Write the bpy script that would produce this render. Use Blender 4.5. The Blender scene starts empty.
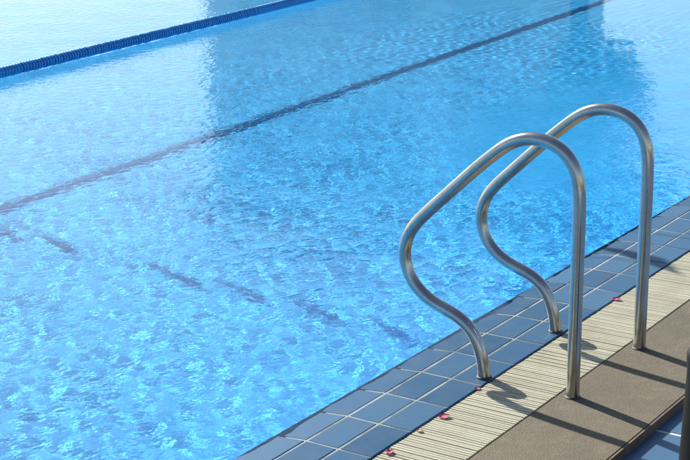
import bpy, bmesh, math, random
import numpy as np
from mathutils import Vector, Matrix

random.seed(7)
rng = np.random.default_rng(11)
S = bpy.context.scene
COL = S.collection

# ------------------------------------------------------------------ constants (metres)
WATER_Z = -0.0085
TILE_A, TILE_W, TILE_X0 = 0.2121, 0.110, -0.6966      # pool edge tile length, width, joint offset
EDGE_Y = 3 * TILE_W                                    # inner edge of the coping tiles
GRATE_W = 0.2345
STRIP_Y = -0.567                                       # outer edge of the raised deck strip
LOW_Z = -0.031                                         # tiled walkway beside the strip
POOL_X0, POOL_X1, POOL_Y1 = -9.0, 18.0, 15.0
SUN_AZ, SUN_EL = math.radians(18.0), math.radians(35.2)   # azimuth from +y towards +x


def floor_z(x):
    return WATER_Z - min(2.6, max(1.1, 1.375 + 0.066 * x))


# ------------------------------------------------------------------ helpers
def tag(o, label=None, cat=None, group=None, kind=None):
    if label: o['label'] = label
    if cat: o['category'] = cat
    if group: o['group'] = group
    if kind: o['kind'] = kind
    return o


def link(name, me, mat=None, parent=None, smooth=False):
    o = bpy.data.objects.new(name, me)
    COL.objects.link(o)
    if mat is not None: me.materials.append(mat)
    if parent is not None: o.parent = parent
    if smooth:
        me.polygons.foreach_set('use_smooth', [True] * len(me.polygons))
    return o


def from_bm(name, bm, mat, parent=None, smooth=False):
    me = bpy.data.meshes.new(name)
    bm.normal_update()
    bm.to_mesh(me); bm.free()
    return link(name, me, mat, parent, smooth)


def empty(name, loc=(0, 0, 0)):
    o = bpy.data.objects.new(name, None)
    COL.objects.link(o); o.location = loc
    return o


def box(bm, x0, x1, y0, y1, z0, z1, skip_bottom=False):
    v = [bm.verts.new(p) for p in ((x0, y0, z0), (x1, y0, z0), (x1, y1, z0), (x0, y1, z0),
                                   (x0, y0, z1), (x1, y0, z1), (x1, y1, z1), (x0, y1, z1))]
    fs = [(4, 5, 6, 7), (0, 1, 5, 4), (1, 2, 6, 5), (2, 3, 7, 6), (3, 0, 4, 7)]
    if not skip_bottom: fs.append((3, 2, 1, 0))
    return [bm.faces.new([v[i] for i in f]) for f in fs]


def quad(bm, *pts):
    return bm.faces.new([bm.verts.new(p) for p in pts])


def tube_bm(bm, pts, rad, n=20, caps=True):
    pts = [Vector(p) for p in pts]
    rads = rad if isinstance(rad, (list, tuple)) else [rad] * len(pts)
    t0 = (pts[1] - pts[0]).normalized()
    ref = Vector((1, 0, 0)) if abs(t0.x) < .9 else Vector((0, 0, 1))
    u = t0.cross(ref).normalized()
    rings = []
    for i, p in enumerate(pts):
        t = (pts[min(i + 1, len(pts) - 1)] - pts[max(i - 1, 0)]).normalized()
        u = (u - t * u.dot(t)).normalized()
        w = t.cross(u)
        rings.append([bm.verts.new(p + (u * math.cos(2 * math.pi * k / n) + w * math.sin(2 * math.pi * k / n)) * rads[i]) for k in range(n)])
    for a, b in zip(rings, rings[1:]):
        for k in range(n):
            bm.faces.new((a[k], a[(k + 1) % n], b[(k + 1) % n], b[k]))
    if caps:
        bm.faces.new(rings[0][::-1]); bm.faces.new(rings[-1])


def lathe_bm(bm, prof, n=24, axis='z', loc=(0, 0, 0)):
    rings = []
    L = Vector(loc)
    for r, h in prof:
        ring = []
        for k in range(n):
            a = 2 * math.pi * k / n
            c, s = r * math.cos(a), r * math.sin(a)
            p = Vector((c, s, h)) if axis == 'z' else Vector((h, c, s))
            ring.append(bm.verts.new(L + p))
        rings.append(ring)
    for a, b in zip(rings, rings[1:]):
        for k in range(n):
            bm.faces.new((a[k], a[(k + 1) % n], b[(k + 1) % n], b[k]))
    bm.faces.new(rings[0][::-1]); bm.faces.new(rings[-1])


# ------------------------------------------------------------------ materials
class NT:
    def __init__(self, name):
        self.m = bpy.data.materials.new(name); self.m.use_nodes = True
        self.t = self.m.node_tree; self.n = self.t.nodes
        self.b = self.n['Principled BSDF']; self.out = self.n['Material Output']

    def new(self, typ, **kw):
        nd = self.n.new(typ)
        for k, v in kw.items():
            if k in nd.inputs.keys(): nd.inputs[k].default_value = v
            else: setattr(nd, k, v)
        return nd

    def l(self, a, b): self.t.links.new(a, b)

    def noise(self, scale, detail=4, rough=.55, vec=None, **kw):
        nd = self.new('ShaderNodeTexNoise'); nd.inputs['Scale'].default_value = scale
        nd.inputs['Detail'].default_value = detail; nd.inputs['Roughness'].default_value = rough
        if vec is not None: self.l(vec, nd.inputs['Vector'])
        return nd.outputs['Fac']

    def pos(self):
        return self.new('ShaderNodeNewGeometry').outputs['Position']

    def ramp(self, fac, stops):
        r = self.new('ShaderNodeValToRGB'); self.l(fac, r.inputs[0])
        e = r.color_ramp.elements
        while len(e) < len(stops): e.new(.5)
        for el, (p, c) in zip(e, stops):
            el.position = p; el.color = (c if len(c) == 4 else (*c, 1))
        return r.outputs[0]

    def mix(self, fac, a, b, mode='MIX'):
        nd = self.new('ShaderNodeMix', data_type='RGBA', blend_type=mode)
        for sock, v in ((0, fac), (6, a), (7, b)):
            if isinstance(v, (int, float)): nd.inputs[sock].default_value = v
            elif isinstance(v, tuple): nd.inputs[sock].default_value = v if len(v) == 4 else (*v, 1)
            else: self.l(v, nd.inputs[sock])
        return nd.outputs[2]

    def math(self, op, a, b=0.0, c=None):
        nd = self.new('ShaderNodeMath', operation=op)
        for i, v in enumerate((a, b) if c is None else (a, b, c)):
            if isinstance(v, (int, float)): nd.inputs[i].default_value = v
            else: self.l(v, nd.inputs[i])
        return nd.outputs[0]

    def bump(self, h, strength=.3, dist=.002):
        b = self.new('ShaderNodeBump'); b.inputs['Strength'].default_value = strength
        b.inputs['Distance'].default_value = dist
        self.l(h, b.inputs['Height']); self.l(b.outputs[0], self.b.inputs['Normal'])

    def base(self, c):
        if isinstance(c, tuple): self.b.inputs['Base Color'].default_value = (*c, 1)
        else: self.l(c, self.b.inputs['Base Color'])

    def set(self, **kw):
        for k, v in kw.items():
            s = self.b.inputs[k.replace('_', ' ')]
            if isinstance(v, (int, float)): s.default_value = v
            else: self.l(v, s)
        return self


def mat_tile(name='blue_glazed_tile', ro=.32, sp=.2):
    t = NT(name); p = t.pos()
    isl = t.new('ShaderNodeNewGeometry').outputs['Random Per Island']
    c = t.ramp(isl, [(0, (.020, .075, .150)), (.5, (.036, .106, .200)), (1, (.058, .142, .240))])
    n1 = t.noise(9, 5, .6, p)
    c = t.mix(t.math('MULTIPLY', t.ramp(n1, [(.38, (0, 0, 0)), (.72, (1, 1, 1))]), .38), c, (.065, .115, .15))
    n5 = t.noise(33, 5, .7, p)
    c = t.mix(t.math('MULTIPLY', t.ramp(n5, [(.60, (0, 0, 0)), (.74, (1, 1, 1))]), .35), c, (.16, .21, .24))
    n3 = t.noise(220, 2, .5, p)
    c = t.mix(t.math('MULTIPLY', n3, .25), c, (.015, .035, .08))
    t.base(c)
    t.set(Roughness=t.math('MULTIPLY_ADD', n1, .25, ro), Specular_IOR_Level=sp)
    t.bump(t.noise(60, 3, .5, p), .12, .002)
    return t.m


def mat_grout():
    t = NT('pale_grout'); p = t.pos()
    n = t.noise(7, 5, .65, p)
    sep = t.new('ShaderNodeSeparateXYZ'); t.l(p, sep.inputs[0])
    grime = t.new('ShaderNodeMapRange', interpolation_type='SMOOTHSTEP')
    t.l(t.math('ADD', sep.outputs[1], t.math('MULTIPLY_ADD', t.noise(5, 4, .6, p), .24, -.12)), grime.inputs[0])
    grime.inputs[1].default_value = .05; grime.inputs[2].default_value = .13; grime.inputs[3].default_value = 1; grime.inputs[4].default_value = 0
    t.base(t.mix(t.math('MULTIPLY', grime.outputs[0], .7), t.ramp(n, [(.34, (.06, .085, .095)), (.5, (.19, .225, .225)), (.7, (.30, .345, .33))]), (.05, .075, .09)))
    t.set(Roughness=.85); t.bump(t.noise(400, 2, .5, p), .3, .001)
    return t.m


def mat_grate():
    t = NT('ivory_plastic_grating'); p = t.pos()
    isl = t.new('ShaderNodeNewGeometry').outputs['Random Per Island']
    c = t.ramp(isl, [(0, (.34, .325, .235)), (1, (.42, .405, .30))])
    n1 = t.noise(5.5, 6, .65, p)
    c = t.mix(t.math('MULTIPLY', t.ramp(n1, [(.50, (0, 0, 0)), (.70, (1, 1, 1))]), .6), c, (.27, .23, .15))
    n2 = t.noise(90, 3, .6, p)
    c = t.mix(t.math('MULTIPLY', t.ramp(n2, [(.5, (0, 0, 0)), (.75, (1, 1, 1))]), .35), c, (.23, .2, .14))
    t.base(c); t.set(Roughness=.55)
    t.bump(n2, .2, .001)
    return t.m


def mat_aggregate(name, dark, mid, light):
    t = NT(name); p = t.pos()
    v = t.new('ShaderNodeTexVoronoi'); v.inputs['Scale'].default_value = 260; t.l(p, v.inputs['Vector'])
    sep = t.new('ShaderNodeSeparateColor'); t.l(v.outputs['Color'], sep.inputs[0])
    c = t.ramp(sep.outputs[0], [(0, tuple((x + y) / 2 for x, y in zip(dark, mid))), (.4, mid), (.9, mid), (1, tuple((x + y * 2) / 3 for x, y in zip(light, mid)))])
    n1 = t.noise(4.5, 6, .65, p)
    c = t.mix(t.math('MULTIPLY', t.ramp(n1, [(.35, (0, 0, 0)), (.7, (1, 1, 1))]), .45), c, tuple(x * .62 for x in mid))
    n2 = t.noise(22, 4, .6, p)
    c = t.mix(t.math('MULTIPLY', t.ramp(n2, [(.5, (0, 0, 0)), (.8, (1, 1, 1))]), .35), c, light)
    n3 = t.noise(1.7, 5, .62, p)
    damp = t.ramp(n3, [(.50, (0, 0, 0)), (.62, (1, 1, 1))])
    c = t.mix(t.math('MULTIPLY', damp, .42), c, tuple(x * .5 for x in mid))
    n4 = t.noise(38, 4, .7, p)
    c = t.mix(t.math('MULTIPLY', t.ramp(n4, [(.62, (0, 0, 0)), (.72, (1, 1, 1))]), .5), c, tuple(x * .45 for x in mid))
    t.base(c); t.set(Roughness=.8)
    t.bump(t.math('ADD', v.outputs['Distance'], t.noise(60, 3, .6, p)), .5, .002)
    return t.m


def mat_steel():
    t = NT('brushed_stainless_steel')
    tc = t.new('ShaderNodeTexCoord').outputs['Object']
    mp = t.new('ShaderNodeMapping'); mp.inputs['Scale'].default_value = (1, 1, 1); t.l(tc, mp.inputs['Vector'])
    n = t.noise(14, 5, .65, mp.outputs[0]); n2 = t.noise(160, 3, .6, mp.outputs[0])
    t.base(t.ramp(n, [(.3, (.34, .34, .33)), (.7, (.46, .46, .45))]))
    t.set(Metallic=1.0, Roughness=t.math('MULTIPLY_ADD', n2, .12, .14))
    t.bump(n2, .05, .0005)
    return t.m


def mat_plain(name, c, rough=.5, var=.25, scale=12, metal=0.0, bump=.1):
    t = NT(name); p = t.pos(); n = t.noise(scale, 5, .6, p)
    t.base(t.ramp(n, [(.3, tuple(x * (1 - var) for x in c)), (.7, tuple(min(1, x * (1 + var)) for x in c))]))
    t.set(Roughness=rough, Metallic=metal)
    if bump: t.bump(t.noise(scale * 12, 3, .6, p), bump, .002)
    return t.m


def mat_pool_floor():
    t = NT('pale_blue_pool_finish'); p = t.pos()
    n = t.noise(1.6, 5, .6, p)
    c = t.ramp(n, [(.3, (.014, .40, .83)), (.7, (.028, .47, .90))])
    br = t.new('ShaderNodeTexBrick'); br.offset = 0
    for k, v in (('Scale', 1.0), ('Mortar Size', .004), ('Brick Width', .1), ('Row Height', .1), ('Mortar Smooth', .2)):
        br.inputs[k].default_value = v
    t.l(p, br.inputs['Vector'])
    c = t.mix(t.math('MULTIPLY', br.outputs['Fac'], .25), c, (.25, .6, .85))
    t.base(c); t.set(Roughness=.6)
    return t.m


def mat_water():
    t = NT('pool_water')
    t.n.remove(t.b)
    g = t.new('ShaderNodeBsdfGlass'); g.inputs['IOR'].default_value = 1.33; g.inputs['Roughness'].default_value = 0.0
    g.inputs['Color'].default_value = (.96, .99, 1, 1)
    p = t.pos()
    mp = t.new('ShaderNodeMapping'); mp.inputs['Rotation'].default_value = (0, 0, .5); mp.inputs['Scale'].default_value = (1, 1.5, 1); t.l(p, mp.inputs['Vector'])
    n1 = t.noise(15, 2, .5, mp.outputs[0]); n2 = t.noise(38, 2, .5, p)
    h = t.math('MULTIPLY_ADD', n2, .35, n1)
    # sheltered water towards the far end of the pool is smoother
    sx = t.new('ShaderNodeSeparateXYZ'); t.l(p, sx.inputs[0])
    big = t.math('MULTIPLY_ADD', t.noise(.9, 3, .6, p), 2.4, -1.2)
    cx = t.new('ShaderNodeMapRange', interpolation_type='SMOOTHSTEP'); t.l(t.math('ADD', sx.outputs[0], big), cx.inputs[0])
    cx.inputs[1].default_value = 3.4; cx.inputs[2].default_value = 5.6
    cy = t.new('ShaderNodeMapRange', interpolation_type='SMOOTHSTEP'); t.l(sx.outputs[1], cy.inputs[0])
    cy.inputs[1].default_value = 3.7; cy.inputs[2].default_value = 4.5; cy.inputs[3].default_value = 1; cy.inputs[4].default_value = 0
    calm = t.math('MULTIPLY', cx.outputs[0], cy.outputs[0])
    fy = t.new('ShaderNodeMapRange', interpolation_type='SMOOTHSTEP'); t.l(sx.outputs[1], fy.inputs[0])
    fy.inputs[1].default_value = 3.8; fy.inputs[2].default_value = 5.2
    h = t.math('MULTIPLY', h, t.math('ADD', t.math('MULTIPLY_ADD', calm, -.72, 1.0), t.math('MULTIPLY', fy.outputs[0], .6)))
    bp = t.new('ShaderNodeBump'); bp.inputs['Strength'].default_value = 1.0; bp.inputs['Distance'].default_value = WATER_BUMP
    t.l(h, bp.inputs['Height']); t.l(bp.outputs[0], g.inputs['Normal'])
    t.l(g.outputs[0], t.out.inputs['Surface'])
    return t.m


WATER_BUMP = .0018


M_TILE, M_TILE_MATT, M_GROUT, M_GRATE = mat_tile(), mat_tile('matt_walkway_tile', .34, .45), mat_grout(), mat_grate()
M_STRIP = mat_aggregate('brown_aggregate_concrete', (.056, .047, .030), (.112, .095, .061), (.21, .182, .125))
M_DECK = mat_aggregate('grey_concrete_paving', (.2, .19, .17), (.3, .28, .25), (.4, .38, .35))
M_STEEL = mat_steel()
M_FLOOR = mat_pool_floor()
M_WATER = mat_water()
M_DARK = mat_plain('dark_channel', (.10, .09, .07), .8)
M_COLLAR = mat_plain('dark_sealant', (.035, .032, .03), .6)
M_ROPE_BLUE = mat_plain('blue_float_plastic', (.003, .21, .52), .3, .2, 20)
M_CABLE = mat_plain('steel_cable', (.3, .3, .3), .4, .1, 30, 1.0)
M_BOLLARD = mat_plain('dark_green_painted_metal', (.006, .008, .0075), .6, .3, 14)
M_PETAL = mat_plain('pink_petal', (.58, .14, .26), .6, .35, 90)
M_PETAL_PALE = mat_plain('pale_petal', (.62, .42, .36), .6, .25, 90)
M_GROUT_W = mat_plain('white_grout', (.5, .52, .5), .8, .2, 6)
M_BOLLARD.node_tree.nodes['Principled BSDF'].inputs['Specular IOR Level'].default_value = .15
M_EDGE = mat_plain('brown_bounce_face', (.13, .08, .055), .7, .35, 25)
M_FLAG_B = mat_plain('blue_pennant_fabric', (.02, .09, .35), .8, .1)
M_FLAG_W = mat_plain('white_pennant_fabric', (.7, .7, .68), .8, .1)
M_WALL = mat_plain('ochre_render', (.52, .52, .48), .85, .1, 2.0)
M_ROOF = mat_plain('clay_roof_tile', (.22, .09, .05), .8, .3, 5)
M_GLASS = mat_plain('dark_window_glass', (.03, .035, .04), .08, .1, 1, 0, 0)
M_TRUNK = mat_plain('tree_bark', (.10, .07, .045), .9, .3, 8)
M_LEAF = mat_plain('green_foliage', (.045, .085, .022), .6, .5, 3)
M_GROUND = mat_plain('dry_grass_ground', (.12, .12, .06), .95, .4, .6)

# ------------------------------------------------------------------ ground, paving, pool shell
def ring(name, xo, yo, xi, yi, z, mat):
    bm = bmesh.new()
    (x0, x1), (y0, y1), (a0, a1), (b0, b1) = xo, yo, xi, yi
    quad(bm, (x0, y0, z), (x1, y0, z), (x1, b0, z), (x0, b0, z))
    quad(bm, (x0, b1, z), (x1, b1, z), (x1, y1, z), (x0, y1, z))
    quad(bm, (x0, b0, z), (a0, b0, z), (a0, b1, z), (x0, b1, z))
    quad(bm, (a1, b0, z), (x1, b0, z), (x1, b1, z), (a1, b1, z))
    return tag(from_bm(name, bm, mat), kind='structure')


ring('ground', (-400, 400), (-400, 400), (-13, 24), (-7, 20), -.08, M_GROUND)
# far and end decks: paving with real thickness
bm = bmesh.new()
box(bm, -16, 26, POOL_Y1 + .12, 22, -.3, .0)
box(bm, -16, POOL_X0 - .12, EDGE_Y, POOL_Y1 + .12, -.3, .0)
box(bm, POOL_X1 + .12, 26, EDGE_Y, POOL_Y1 + .12, -.3, .0)
tag(from_bm('paving', bm, M_DECK), kind='structure')

# pool shell
bm = bmesh.new()
xs = list(np.linspace(POOL_X0, POOL_X1, 55))
for a, b in zip(xs, xs[1:]):
    quad(bm, (a, EDGE_Y - .003, floor_z(a)), (b, EDGE_Y - .003, floor_z(b)), (b, POOL_Y1, floor_z(b)), (a, POOL_Y1, floor_z(a)))
pool_floor = tag(from_bm('pool_floor', bm, M_FLOOR), kind='structure')
bm = bmesh.new()
quad(bm, (POOL_X0, EDGE_Y - .003, -3), (POOL_X1, EDGE_Y - .003, -3), (POOL_X1, EDGE_Y - .003, -.022), (POOL_X0, EDGE_Y - .003, -.022))
quad(bm, (POOL_X1, POOL_Y1, -3), (POOL_X0, POOL_Y1, -3), (POOL_X0, POOL_Y1, -.0), (POOL_X1, POOL_Y1, 0))
quad(bm, (POOL_X0, POOL_Y1, -3), (POOL_X0, EDGE_Y, -3), (POOL_X0, EDGE_Y, 0), (POOL_X0, POOL_Y1, 0))
quad(bm, (POOL_X1, EDGE_Y, -3), (POOL_X1, POOL_Y1, -3), (POOL_X1, POOL_Y1, 0), (POOL_X1, EDGE_Y, 0))
pool_wall = tag(from_bm('pool_wall', bm, M_FLOOR), kind='structure')

# coping along the far side of the pool
bm = bmesh.new()
box(bm, POOL_X0 - .12, POOL_X1 + .12, POOL_Y1, POOL_Y1 + .118, -.3, .006)
box(bm, POOL_X0 - .12, POOL_X0, EDGE_Y, POOL_Y1 - .002, -.3, .006)
box(bm, POOL_X1, POOL_X1 + .12, EDGE_Y, POOL_Y1 - .002, -.3, .006)
tag(from_bm('pool_kerb', bm, M_TILE), kind='structure')


def tile_box(bm, x0, x1, y0, y1, z00, z01, h=.012, bev=.0025):
    """one tile: top face with a small bevel; z00 at y0, z01 at y1"""
    def zz(y): return z00 + (z01 - z00) * (y - y0) / (y1 - y0)
    j = random.uniform(-.0006, .0006)
    o = [bm.verts.new((x, y, zz(y) - h)) for x, y in ((x0, y0), (x1, y0), (x1, y1), (x0, y1))]
    m = [bm.verts.new((x, y, zz(y) - bev + j)) for x, y in ((x0, y0), (x1, y0), (x1, y1), (x0, y1))]
    i = [bm.verts.new((x, y, zz(y) + j)) for x, y in ((x0 + bev, y0 + bev), (x1 - bev, y0 + bev), (x1 - bev, y1 - bev), (x0 + bev, y1 - bev))]
    for a, b in ((o, m), (m, i)):
        for k in range(4):
            bm.faces.new((a[k], a[(k + 1) % 4], b[(k + 1) % 4], b[k]))
    bm.faces.new(i)


J = .0036   # half joint
bm = bmesh.new()
ki = range(-40, 84)
for k in ki:
    xa = TILE_X0 + k * TILE_A
    for r in range(3):
        ya, yb = r * TILE_W, (r + 1) * TILE_W
        za, zb = (0, 0) if r < 2 else (0, -.0095)
        tile_box(bm, xa + J, xa + TILE_A - J, ya + (J if r else -.0005), yb - (J if r < 2 else 0), za, zb)
edge_tiles = tag(from_bm('pool_edge_tiles', bm, M_TILE), 'three rows of blue glazed tiles edging the pool', 'pool edge', kind='structure')
bm = bmesh.new()
xa, xb = TILE_X0 - 40 * TILE_A, TILE_X0 + 84 * TILE_A
ys = [(0.002, -.0018), (2 * TILE_W, -.0018), (EDGE_Y - .001, -.0115)]
for (y0, z0), (y1, z1) in zip(ys, ys[1:]):
    quad(bm, (xa, y0, z0), (xb, y0, z0), (xb, y1, z1), (xa, y1, z1))
quad(bm, (xa, EDGE_Y - .001, -.05), (xa, EDGE_Y - .001, -.0115), (xb, EDGE_Y - .001, -.0115), (xb, EDGE_Y - .001, -.05))
quad(bm, (xa, .0022, -.2), (xb, .0022, -.2), (xb, .0022, -.0018), (xa, .0022, -.0018))
tag(from_bm('tile_grout', bm, M_GROUT), kind='structure')

# overflow grating: slats across a dark channel
bm = bmesh.new()
PITCH = .0141
x = -3.6
while x < 9.0:
    w = .0104 + random.uniform(-.0005, .0005)
    z = random.uniform(-.0012, .0004)
    y0, y1 = -GRATE_W + .004, -.0090 + random.uniform(-.0010, .0010)
    b = .0012
    v = [bm.verts.new(p) for p in ((x, y0, z - .022), (x + w, y0, z - .022), (x + w, y1, z - .022), (x, y1, z - .022),
                                   (x, y0, z - b), (x + w, y0, z - b), (x + w, y1, z - b), (x, y1, z - b),
                                   (x + b, y0 + b, z), (x + w - b, y0 + b, z), (x + w - b, y1 - b, z), (x + b, y1 - b, z))]
    for k in range(4):
        bm.faces.new((v[k], v[(k + 1) % 4], v[4 + (k + 1) % 4], v[4 + k]))
        bm.faces.new((v[4 + k], v[4 + (k + 1) % 4], v[8 + (k + 1) % 4], v[8 + k]))
    bm.faces.new(v[8:12]); bm.faces.new(v[3::-1])
    x += PITCH
# two hidden carrier bars tie the slats together
box(bm, -3.6, 9, -.075, -.063, -.040, -.0225)
box(bm, -3.6, 9, -.180, -.168, -.040, -.0225)
tag(from_bm('overflow_grating', bm, M_GRATE), 'ivory slatted overflow grating between blue tiles and brown concrete', 'grating')
bm = bmesh.new()
quad(bm, (-9, -GRATE_W - .002, -.16), (18, -GRATE_W - .002, -.16), (18, .004, -.16), (-9, .004, -.16))
quad(bm, (-9, -.0035, -.16), (18, -.0035, -.16), (18, -.0035, -.012), (-9, -.0035, -.012))
tag(from_bm('overflow_channel', bm, M_DARK), kind='structure')

# raised strip of brown aggregate concrete, and the tiled walkway one small step below it
bm = bmesh.new()
box(bm, -9, 18, STRIP_Y + .006, -GRATE_W, -.3, 0)
bmesh.ops.bevel(bm, geom=[e for e in bm.edges if abs(e.verts[0].co.z) < 1e-5 and abs(e.verts[1].co.z) < 1e-5], offset=.003, segments=2, affect='EDGES')
tag(from_bm('deck_strip', bm, M_STRIP), kind='structure')
bm = bmesh.new()
box(bm, -9, 18, STRIP_Y, STRIP_Y + .0058, -.06, -.0015)  # added facing; its brown stands in for bounce light on the shaded slab face
tag(from_bm('deck_strip_edge', bm, M_EDGE), kind='structure')
bm = bmesh.new()
WA, WB = .30, .15
for i in range(-30, 60):
    for j in range(0, 42):
        y1 = STRIP_Y + .003 - j * WB
        xa = -.03 + i * WA
        if j < 12 or -8 < i < 14:
            tile_box(bm, xa + .006, xa + WA - .006, y1 - WB + .006, y1 - (.006 if j else 0), LOW_Z, LOW_Z, bev=.002)
tag(from_bm('walkway_tiles', bm, M_TILE_MATT), kind='structure')
bm = bmesh.new()
quad(bm, (-13, -7, LOW_Z - .0018), (24, -7, LOW_Z - .0018), (24, STRIP_Y + .001, LOW_Z - .0018), (-13, STRIP_Y + .001, LOW_Z - .0018))
tag(from_bm('walkway', bm, M_GROUT_W), kind='structure')

# ------------------------------------------------------------------ water: a rippled surface
def axis(lo, hi, f0, f1, fine, coarse):
    pts = [f0]
    while pts[-1] < f1: pts.append(pts[-1] + fine)
    st = fine; p = pts[-1]
    while p < hi:
        st = min(coarse, st * 1.12); p += st; pts.append(min(p, hi))
    st = fine; p = pts[0]; left = []
    while p > lo:
        st = min(coarse, st * 1.12); p -= st; left.append(max(p, lo))
    return np.array(left[::-1] + pts)


gx = axis(POOL_X0, POOL_X1, -1.2, 9.2, .0125, .12)
gy = axis(EDGE_Y - .035, POOL_Y1, EDGE_Y - .033, 8.0, .0125, .12)
nx, ny = len(gx), len(gy)
X, Y = np.meshgrid(gx, gy, indexing='ij')


def ripple(n, l0, l1, rms_slope, main_dir, spread):
    h = np.zeros_like(X)
    for i in range(n):
        lam = math.exp(rng.uniform(math.log(l0), math.log(l1)))
        k = 2 * math.pi / lam
        th = main_dir + rng.normal() * spread
        kx, ky = k * math.cos(th), k * math.sin(th)
        A = rms_slope * math.sqrt(2.0 / n) / k
        h += A * np.sin(kx * X + ky * Y + rng.uniform(0, 2 * math.pi))
    return h


def smooth_noise(scale, seed):
    r = np.random.default_rng(seed); h = np.zeros_like(X)
    for i in range(14):
        th = r.uniform(0, 2 * math.pi); k = 2 * math.pi / (scale * math.exp(r.uniform(-.5, .6)))
        h += np.sin(k * (math.cos(th) * X + math.sin(th) * Y) + r.uniform(0, 6.28))
    return h / math.sqrt(7)


def sstep(a, b, v):
    t = np.clip((v - a) / (b - a), 0, 1); return t * t * (3 - 2 * t)


calm = sstep(3.6, 6.2, X + .6 * smooth_noise(1.6, 9)) * (1 - sstep(3.7, 4.5, Y))            # sheltered water towards the far end
choppy = sstep(3.6, 5.0, Y)
mod = (1 + .10 * smooth_noise(1.3, 3)) * (1 - .72 * calm) * (1.12 - .42 * sstep(2.5, 6.5, X))
H = ripple(30, .30, .8, .004, 2.2, .9) + ripple(130, .065, .15, .0088, 1.9, 1.2) * mod
H *= (1 - .35 * calm)
Z = WATER_Z + H
me = bpy.data.meshes.new('water')
co = np.stack([X, Y, Z], -1).reshape(-1, 3).astype(np.float32)
idx = np.arange(nx * ny).reshape(nx, ny)
F = np.stack([idx[:-1, :-1], idx[1:, :-1], idx[1:, 1:], idx[:-1, 1:]], -1).reshape(-1, 4).astype(np.int32)
me.vertices.add(len(co)); me.vertices.foreach_set('co', co.ravel())
me.loops.add(F.size); me.loops.foreach_set('vertex_index', F.ravel())
me.polygons.add(len(F)); me.polygons.foreach_set('loop_start', np.arange(0, F.size, 4, dtype=np.int32))
me.update(calc_edges=True)
water = link('water', me, M_WATER, smooth=True)
tag(water, kind='structure')
water.cycles.is_caustics_caster = True
for o in (pool_floor, pool_wall):
    o.cycles.is_caustics_receiver = True

# ------------------------------------------------------------------ grab rails
PROFILE = [(-.281, -.06), (-.281, .06), (-.282, .2), (-.283, .35), (-.284, .5), (-.284, .62), (-.277, .688), (-.252, .741), (-.205, .777),
           (-.145, .790), (-.085, .782), (-.035, .755), (.0, .727), (.049, .686), (.102, .637), (.154, .588), (.205, .540), (.25, .497), (.288, .455),
           (.312, .409), (.320, .360), (.309, .309), (.279, .262), (.235, .228), (.188, .208), (.14, .193), (.098, .171),
           (.064, .138), (.042, .092), (.030, .045), (.026, .0), (.025, -.06)]


def catmull(P, m=6):
    P = [Vector((0, *p)) for p in P]; out = []
    for i in range(len(P) - 1):
        a, b, c, d = P[max(i - 1, 0)], P[i], P[i + 1], P[min(i + 2, len(P) - 1)]
        for j in range(m):
            t = j / m
            out.append(.5 * ((2 * b) + (c - a) * t + (2 * a - 5 * b + 4 * c - d) * t * t + (3 * b - a - 3 * c + d) * t ** 3))
    out.append(P[-1])
    for _ in range(14):
        out = [out[0]] + [(out[i - 1] + out[i] * 2 + out[i + 1]) / 4 for i in range(1, len(out) - 1)] + [out[-1]]
    return out


def grab_rail(x, label):
    root = empty('grab_rail', (x, -.281, 0))
    tag(root, label, 'grab rail', 'curved steel rails at the pool edge')
    bm = bmesh.new()
    tube_bm(bm, [p - Vector((0, -.281, 0)) for p in catmull(PROFILE)], .0203, 28)
    from_bm('rail_tube', bm, M_STEEL, root, True)
    for y, z in ((-.281, 0.0), (.026, .001)):
        bm = bmesh.new()
        lathe_bm(bm, [(.0206, -.004), (.0245, -.004), (.0250, .001), (.0235, .0035), (.0206, .0055)], 28, 'z', (0, y + .281, z))
        from_bm('base_collar', bm, M_COLLAR, root, True)
    return root


grab_rail(0.0, 'curved stainless steel grab rail nearest the camera, at the left of the pair')
grab_rail(0.5, 'farther curved steel grab rail at the right, partly behind the nearer rail')

# ------------------------------------------------------------------ floating lane rope
def rope_pt(x):
    return Vector((x, 5.228 + .077 * (x - 2.967) + .0008 * (x - 2.967) ** 2, WATER_Z + .0375))


lane = empty('lane_rope', rope_pt(3.0))
tag(lane, 'blue lane rope of ribbed floats stretched across the glittering water', 'lane rope')
base = rope_pt(3.0)
bm = bmesh.new()
tube_bm(bm, [rope_pt(v) - base for v in np.linspace(-8.9, 17.9, 120)], .005, 8)
from_bm('cable', bm, M_CABLE, lane, True)


def disc_bm(bm, loc=(0, 0, 0)):
    lathe_bm(bm, [(.008, -.0135), (.022, -.013), (.027, -.009), (.030, -.0085), (.0335, -.0115), (.0355, -.0105), (.0362, -.005),
                  (.0362, .005), (.0355, .0105), (.0335, .0115), (.030, .0085), (.027, .009), (.022, .013), (.008, .0135)], 20, 'x', loc)


DP = .029
xs = np.arange(-8.8, 17.8, DP)
order = sorted(xs, key=lambda v: abs(v - 4.6))
near_x, far_x = set(order[:100]), order[100:]
bm = bmesh.new(); disc_bm(bm)
proto = None
ang = math.atan(.080)
for v in xs:
    if v not in near_x: continue
    if proto is None:
        proto = from_bm('float_disc', bm, M_ROPE_BLUE, lane, True); o = proto
    else:
        o = proto.copy(); COL.objects.link(o); o.parent = lane
    o.location = rope_pt(v) - base + Vector((0, 0, random.uniform(-.0008, .002)))
    o.rotation_euler = (random.uniform(0, 6), random.gauss(0, .05), ang + random.gauss(.10, .05))
bm = bmesh.new()
for v in far_x:
    disc_bm(bm, rope_pt(v) - base)
tag(from_bm('float_discs', bm, M_ROPE_BLUE, lane, True), kind='stuff')

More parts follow.
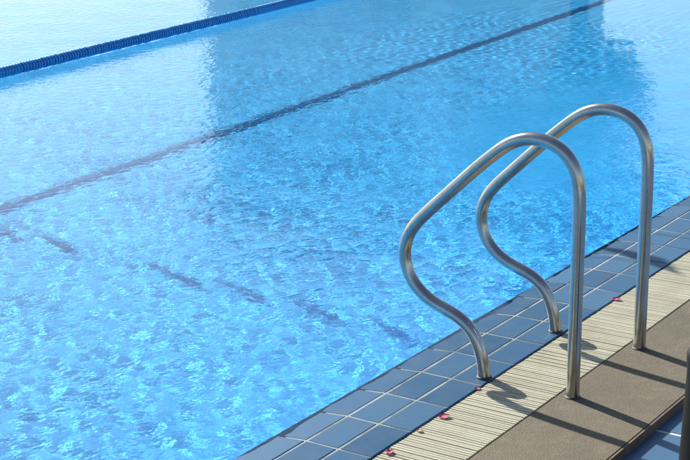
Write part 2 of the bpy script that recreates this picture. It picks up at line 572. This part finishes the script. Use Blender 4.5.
# ------------------------------------------------------------------ pennant line over the pool (casts the shadows on the pool floor)
PEN_X, PEN_Z = 2.60, 1.93
pl = empty('pennant_line', (PEN_X, -1.0, LOW_Z))
tag(pl, 'line of hanging pennants strung over the pool between two poles', 'pennant line')
off = Vector((PEN_X, -1.0, LOW_Z))


def flag_pt(y):
    return Vector((PEN_X, y, PEN_Z - .10 * (1 - ((y - 7.2) / 8.6) ** 2)))


for y in (-1.4, 15.8):
    bm = bmesh.new()
    tube_bm(bm, [Vector((PEN_X, y, LOW_Z if y < 0 else 0)) - off, Vector((PEN_X, y, 2.05)) - off], .022, 14)
    from_bm('pole', bm, M_STEEL, pl, True)
bm = bmesh.new()
tube_bm(bm, [flag_pt(y) - off for y in np.linspace(-1.4, 15.8, 60)], .004, 8)
from_bm('line', bm, M_CABLE, pl, True)
for i, y in enumerate([4.73 + .40 * k for k in range(-4, 26)]):
    if y > 15.2: break
    p = flag_pt(y) - off; bm = bmesh.new()
    W, Lh, T = .10, .30, .0012
    tw = math.radians(38 + random.gauss(0, 4)); ct, st = math.cos(tw), math.sin(tw)
    sw = random.gauss(0, .035); sx = random.gauss(0, .03)
    pts = [(0, -W, 0), (0, W, 0), (sx * .5, W * .62 + sw * .5, -Lh * .5), (sx, .02 + sw, -Lh), (sx, -.02 + sw, -Lh), (sx * .5, -W * .62 + sw * .5, -Lh * .5)]
    a = [bm.verts.new(p + Vector((q[0] * ct + q[1] * st, q[1] * ct - q[0] * st, q[2])) + Vector((T, 0, 0))) for q in pts]
    b = [bm.verts.new(p + Vector((q[0] * ct + q[1] * st, q[1] * ct - q[0] * st, q[2])) - Vector((T, 0, 0))) for q in pts]
    for s, (i0, i1, i2, i3) in ((a, (0, 1, 2, 5)), (a, (5, 2, 3, 4))):
        bm.faces.new([s[j] for j in (i0, i1, i2, i3)])
    for s, (i0, i1, i2, i3) in ((b, (5, 2, 1, 0)), (b, (4, 3, 2, 5))):
        bm.faces.new([s[j] for j in (i0, i1, i2, i3)])
    for j in range(6):
        bm.faces.new((a[j], b[j], b[(j + 1) % 6], a[(j + 1) % 6]))
    from_bm('pennant', bm, M_FLAG_B if i % 2 else M_FLAG_W, pl)

# second cord and lone pennant, unseen, added to cast a shadow on the tiles
def shadow_cord_pt(y):
    return Vector((PEN_X - (y + 1.4) * (PEN_X - 2.314) / 4.2, y, 2.02 + .09 * ((y - 7.2) / 8.6) ** 2 + .06))


bm = bmesh.new()
tube_bm(bm, [shadow_cord_pt(y) - off for y in np.linspace(-1.4, 15.8, 40)], .003, 8)
from_bm('line', bm, M_CABLE, pl, True)
bm = bmesh.new()
p = shadow_cord_pt(2.8) - off; q = math.radians(50)
for a, b in (((-.11, 0), (-.075, -.29)),):
    T = .0012
    pr = [(-.11, 0), (.11, 0), (.06, -.17), (.02, -.30), (-.02, -.30), (-.06, -.17)]
    fa = [bm.verts.new(p + Vector((u * math.sin(q) + T, u * math.cos(q), v))) for u, v in pr]
    fb = [bm.verts.new(p + Vector((u * math.sin(q) - T, u * math.cos(q), v))) for u, v in pr]
    bm.faces.new(fa); bm.faces.new(fb[::-1])
    for j in range(6): bm.faces.new((fa[j], fb[j], fb[(j + 1) % 6], fa[(j + 1) % 6]))
bmesh.ops.recalc_face_normals(bm, faces=bm.faces)
from_bm('pennant', bm, M_FLAG_B, pl)

# ------------------------------------------------------------------ dark bollard at the right edge
bm = bmesh.new()
lathe_bm(bm, [(.112, 0), (.112, .012), (.094, .016), (.089, .05), (.078, .34), (.078, .372), (.080, .378), (.080, .398), (.074, .410), (.05, .420), (.004, .424)], 36)
bol = from_bm('bollard', bm, M_BOLLARD, None, True)
bol.location = (-.355, -.858, LOW_Z)
tag(bol, 'short dark painted bollard standing below the brown concrete strip', 'bollard')

# ------------------------------------------------------------------ fallen petals
def petal(x, y, s, rot, mat, label, fold=1, curl=.3):
    bm = bmesh.new(); n = 7; g = []
    for i in range(n):
        u = i / (n - 1); row = []
        wd = math.sin(math.pi * (u * .92 + .06)) ** .7 * .42
        for j in range(5):
            v = (j / 4 - .5) * 2
            row.append(bm.verts.new((s * (u - .5), s * wd * v, s * (curl * (v * v) * .45 * fold + .35 * (u - .5) ** 2 + .08 * math.sin(5 * u + v)))))
        g.append(row)
    for i in range(n - 1):
        for j in range(4):
            bm.faces.new((g[i][j], g[i + 1][j], g[i + 1][j + 1], g[i][j + 1]))
    bmesh.ops.solidify(bm, geom=bm.faces[:], thickness=.0006)
    o = from_bm('flower_petal', bm, mat, None, True)
    zmin = min(v.co.z for v in o.data.vertices)
    o.location = (x, y, .0012 - zmin); o.rotation_euler = (0, 0, rot)
    return tag(o, label, 'petal', 'fallen petals along the grating')


petal(-.645, -.028, .031, .4, M_PETAL, 'pink petal lying lowest, nearest the bottom of the photo, where the grating meets the tiles', .9)
petal(-.470, -.022, .020, 1.4, M_PETAL_PALE, 'pale cream petal between the two larger pink petals on the grating edge', .5)
petal(-.345, -.030, .034, 2.4, M_PETAL, 'largest pink petal on the grating between the pale petal and the near rail', .8)
petal(-.100, -.006, .022, .8, M_PETAL, 'tiny pink petal on the tile edge just left of the near rail foot', .6)
petal(.915, -.012, .030, 2.0, M_PETAL, 'pink petal beside the tiles between the two upright posts of the rails', .8)

# ------------------------------------------------------------------ across the pool: the house and trees that the water mirrors
def house(x, y, w, d, h, label):
    root = empty('house', (x, y, 0)); tag(root, label, 'house')
    bm = bmesh.new(); box(bm, 0, d, 0, w, -.1, h); from_bm('wall', bm, M_WALL, root)
    bm = bmesh.new()
    e = .5
    v = [bm.verts.new(p) for p in ((-e, -e, h), (d + e, -e, h), (d + e, w + e, h), (-e, w + e, h),
                                   (-e, -e, h + .25), (d + e, -e, h + .25), (d + e, w + e, h + .25), (-e, w + e, h + .25),
                                   (d / 2, d / 2, h + 1.9), (d / 2, w - d / 2, h + 1.9))]
    for f in ((3, 2, 1, 0), (0, 1, 5, 4), (1, 2, 6, 5), (2, 3, 7, 6), (3, 0, 4, 7), (4, 5, 8), (6, 7, 9), (5, 6, 9, 8), (7, 4, 8, 9)):
        bm.faces.new([v[i] for i in f])
    from_bm('roof', bm, M_ROOF, root)
    for k in range(4):
        for s in range(2):
            if k == 1 and s == 0:
                continue
            bm = bmesh.new(); yc = .8 + k * (w - 2.6) / 3; zc = 1.0 + s * 3.1
            for a in (box(bm, -.06, .04, yc, yc + 1.1, zc, zc + .08), box(bm, -.06, .04, yc, yc + 1.1, zc + 1.42, zc + 1.5),
                      box(bm, -.06, .04, yc, yc + .08, zc + .081, zc + 1.419), box(bm, -.06, .04, yc + 1.02, yc + 1.1, zc + .081, zc + 1.419),
                      box(bm, -.05, .03, yc + .52, yc + .58, zc + .081, zc + 1.419)): pass
            f = from_bm('window', bm, M_FLAG_W, root)
            bm = bmesh.new(); box(bm, -.02, .02, yc + .081, yc + 1.019, zc + .081, zc + 1.419)
            from_bm('pane', bm, M_GLASS, f)
    bm = bmesh.new(); yc = .8 + (w - 2.6) / 3; box(bm, -.05, .03, yc, yc + 1.0, .0, 2.1)
    from_bm('door', bm, M_FLAG_B, root)
    return root


house(20.6, 12.0, 5.8, 6.5, 6.6, 'two storey house with hipped roof standing across the pool')


def tree(x, y, h, r, label, n=9000, seed=1):
    rr = random.Random(seed)
    root = empty('tree', (x, y, -.08)); tag(root, label, 'tree', 'trees across the pool')
    bm = bmesh.new()
    tube_bm(bm, [(0, 0, 0), (.06, .03, h * .3), (-.03, .08, h * .55), (.05, 0, h * .82)], [.2, .15, .11, .04], 10)
    cl = []
    for i in range(16):
        a = rr.uniform(0, 6.28); q = rr.uniform(.35, .95) * r; zz = h * rr.uniform(.42, .92); q *= 1.45 - .95 * zz / h
        e = Vector((q * math.cos(a), q * math.sin(a), zz)); cl.append((e, rr.uniform(.5, .95) * r * .5))
        tube_bm(bm, [(0, .03, h * .4), e * .5 + Vector((0, 0, h * .2)), e], [.07, .04, .012], 6)
    from_bm('trunk', bm, M_TRUNK, root, True)
    bm = bmesh.new()
    for i in range(n):
        c, q = rr.choice(cl)
        d = Vector((rr.gauss(0, 1), rr.gauss(0, 1), rr.gauss(0, .8))).normalized() * q * rr.random() ** .4
        p = c + d; s = rr.uniform(.10, .20)
        u = Vector((rr.gauss(0, 1), rr.gauss(0, 1), rr.gauss(0, 1))).normalized()
        w = u.cross(Vector((rr.gauss(0, 1), rr.gauss(0, 1), rr.gauss(0, 1)))).normalized()
        bm.faces.new([bm.verts.new(p + u * s * a + w * s * .5 * b) for a, b in ((-1, 0), (0, -1), (1, 0), (0, 1))])
    from_bm('crown', bm, M_LEAF, root)
    return root


tree(19.9, 9.15, 7.2, 1.9, 'leafy broad crowned tree beside the house across the pool', seed=3)

# ------------------------------------------------------------------ sky, sun, camera
w = bpy.data.worlds.new('World'); S.world = w; w.use_nodes = True
nt = w.node_tree; bg = nt.nodes['Background']
sky = nt.nodes.new('ShaderNodeTexSky'); sky.sky_type = 'NISHITA'; sky.sun_disc = False
sky.sun_elevation = SUN_EL; sky.sun_rotation = SUN_AZ; sky.dust_density = 1.0; sky.ozone_density = 1.0; sky.air_density = 1.0; sky.air_density = 1.0
nt.links.new(sky.outputs[0], bg.inputs['Color']); bg.inputs['Strength'].default_value = .085
sd = bpy.data.lights.new('sun', 'SUN'); sd.energy = 5.0; sd.angle = math.radians(.53); sd.color = (1, .95, .87)
sun = bpy.data.objects.new('sun', sd); COL.objects.link(sun); sun.location = (5, 20, 18)
dirv = Vector((math.sin(SUN_AZ) * math.cos(SUN_EL), math.cos(SUN_AZ) * math.cos(SUN_EL), math.sin(SUN_EL)))
sun.rotation_euler = (-dirv).to_track_quat('-Z', 'Y').to_euler()
sd.cycles.is_caustics_light = True

f_px, az, pit, rol = 1553.70416, .976929247, .280937413, -.0136104515
cd = bpy.data.cameras.new('camera'); cam = bpy.data.objects.new('camera', cd); COL.objects.link(cam); S.camera = cam
cd.sensor_fit = 'HORIZONTAL'; cd.sensor_width = 36; cd.lens = f_px / 690 * 36; cd.clip_start = .05; cd.clip_end = 2000
fw = Vector((math.sin(az) * math.cos(pit), math.cos(az) * math.cos(pit), -math.sin(pit)))
rt = fw.cross(Vector((0, 0, 1))).normalized(); up = rt.cross(fw)
r2 = rt * math.cos(rol) + up * math.sin(rol); u2 = -rt * math.sin(rol) + up * math.cos(rol)
m = Matrix((r2, u2, -fw)).transposed().to_4x4(); m.translation = (-4.03257017, -2.17559754, 1.80990768)
cam.matrix_world = m

S.render.engine = 'CYCLES'
S.view_settings.view_transform = 'Standard'; S.view_settings.look = 'None'
S.view_settings.gamma = 1; S.view_settings.use_curve_mapping = False; S.view_settings.exposure = 0.9
c = S.cycles
c.use_denoising = True; c.denoiser = 'OPENIMAGEDENOISE'
c.caustics_refractive = True; c.caustics_reflective = False
c.max_bounces = 10; c.transmission_bounces = 6; c.glossy_bounces = 4; c.diffuse_bounces = 5
c.sample_clamp_indirect = 6; c.blur_glossy = .3
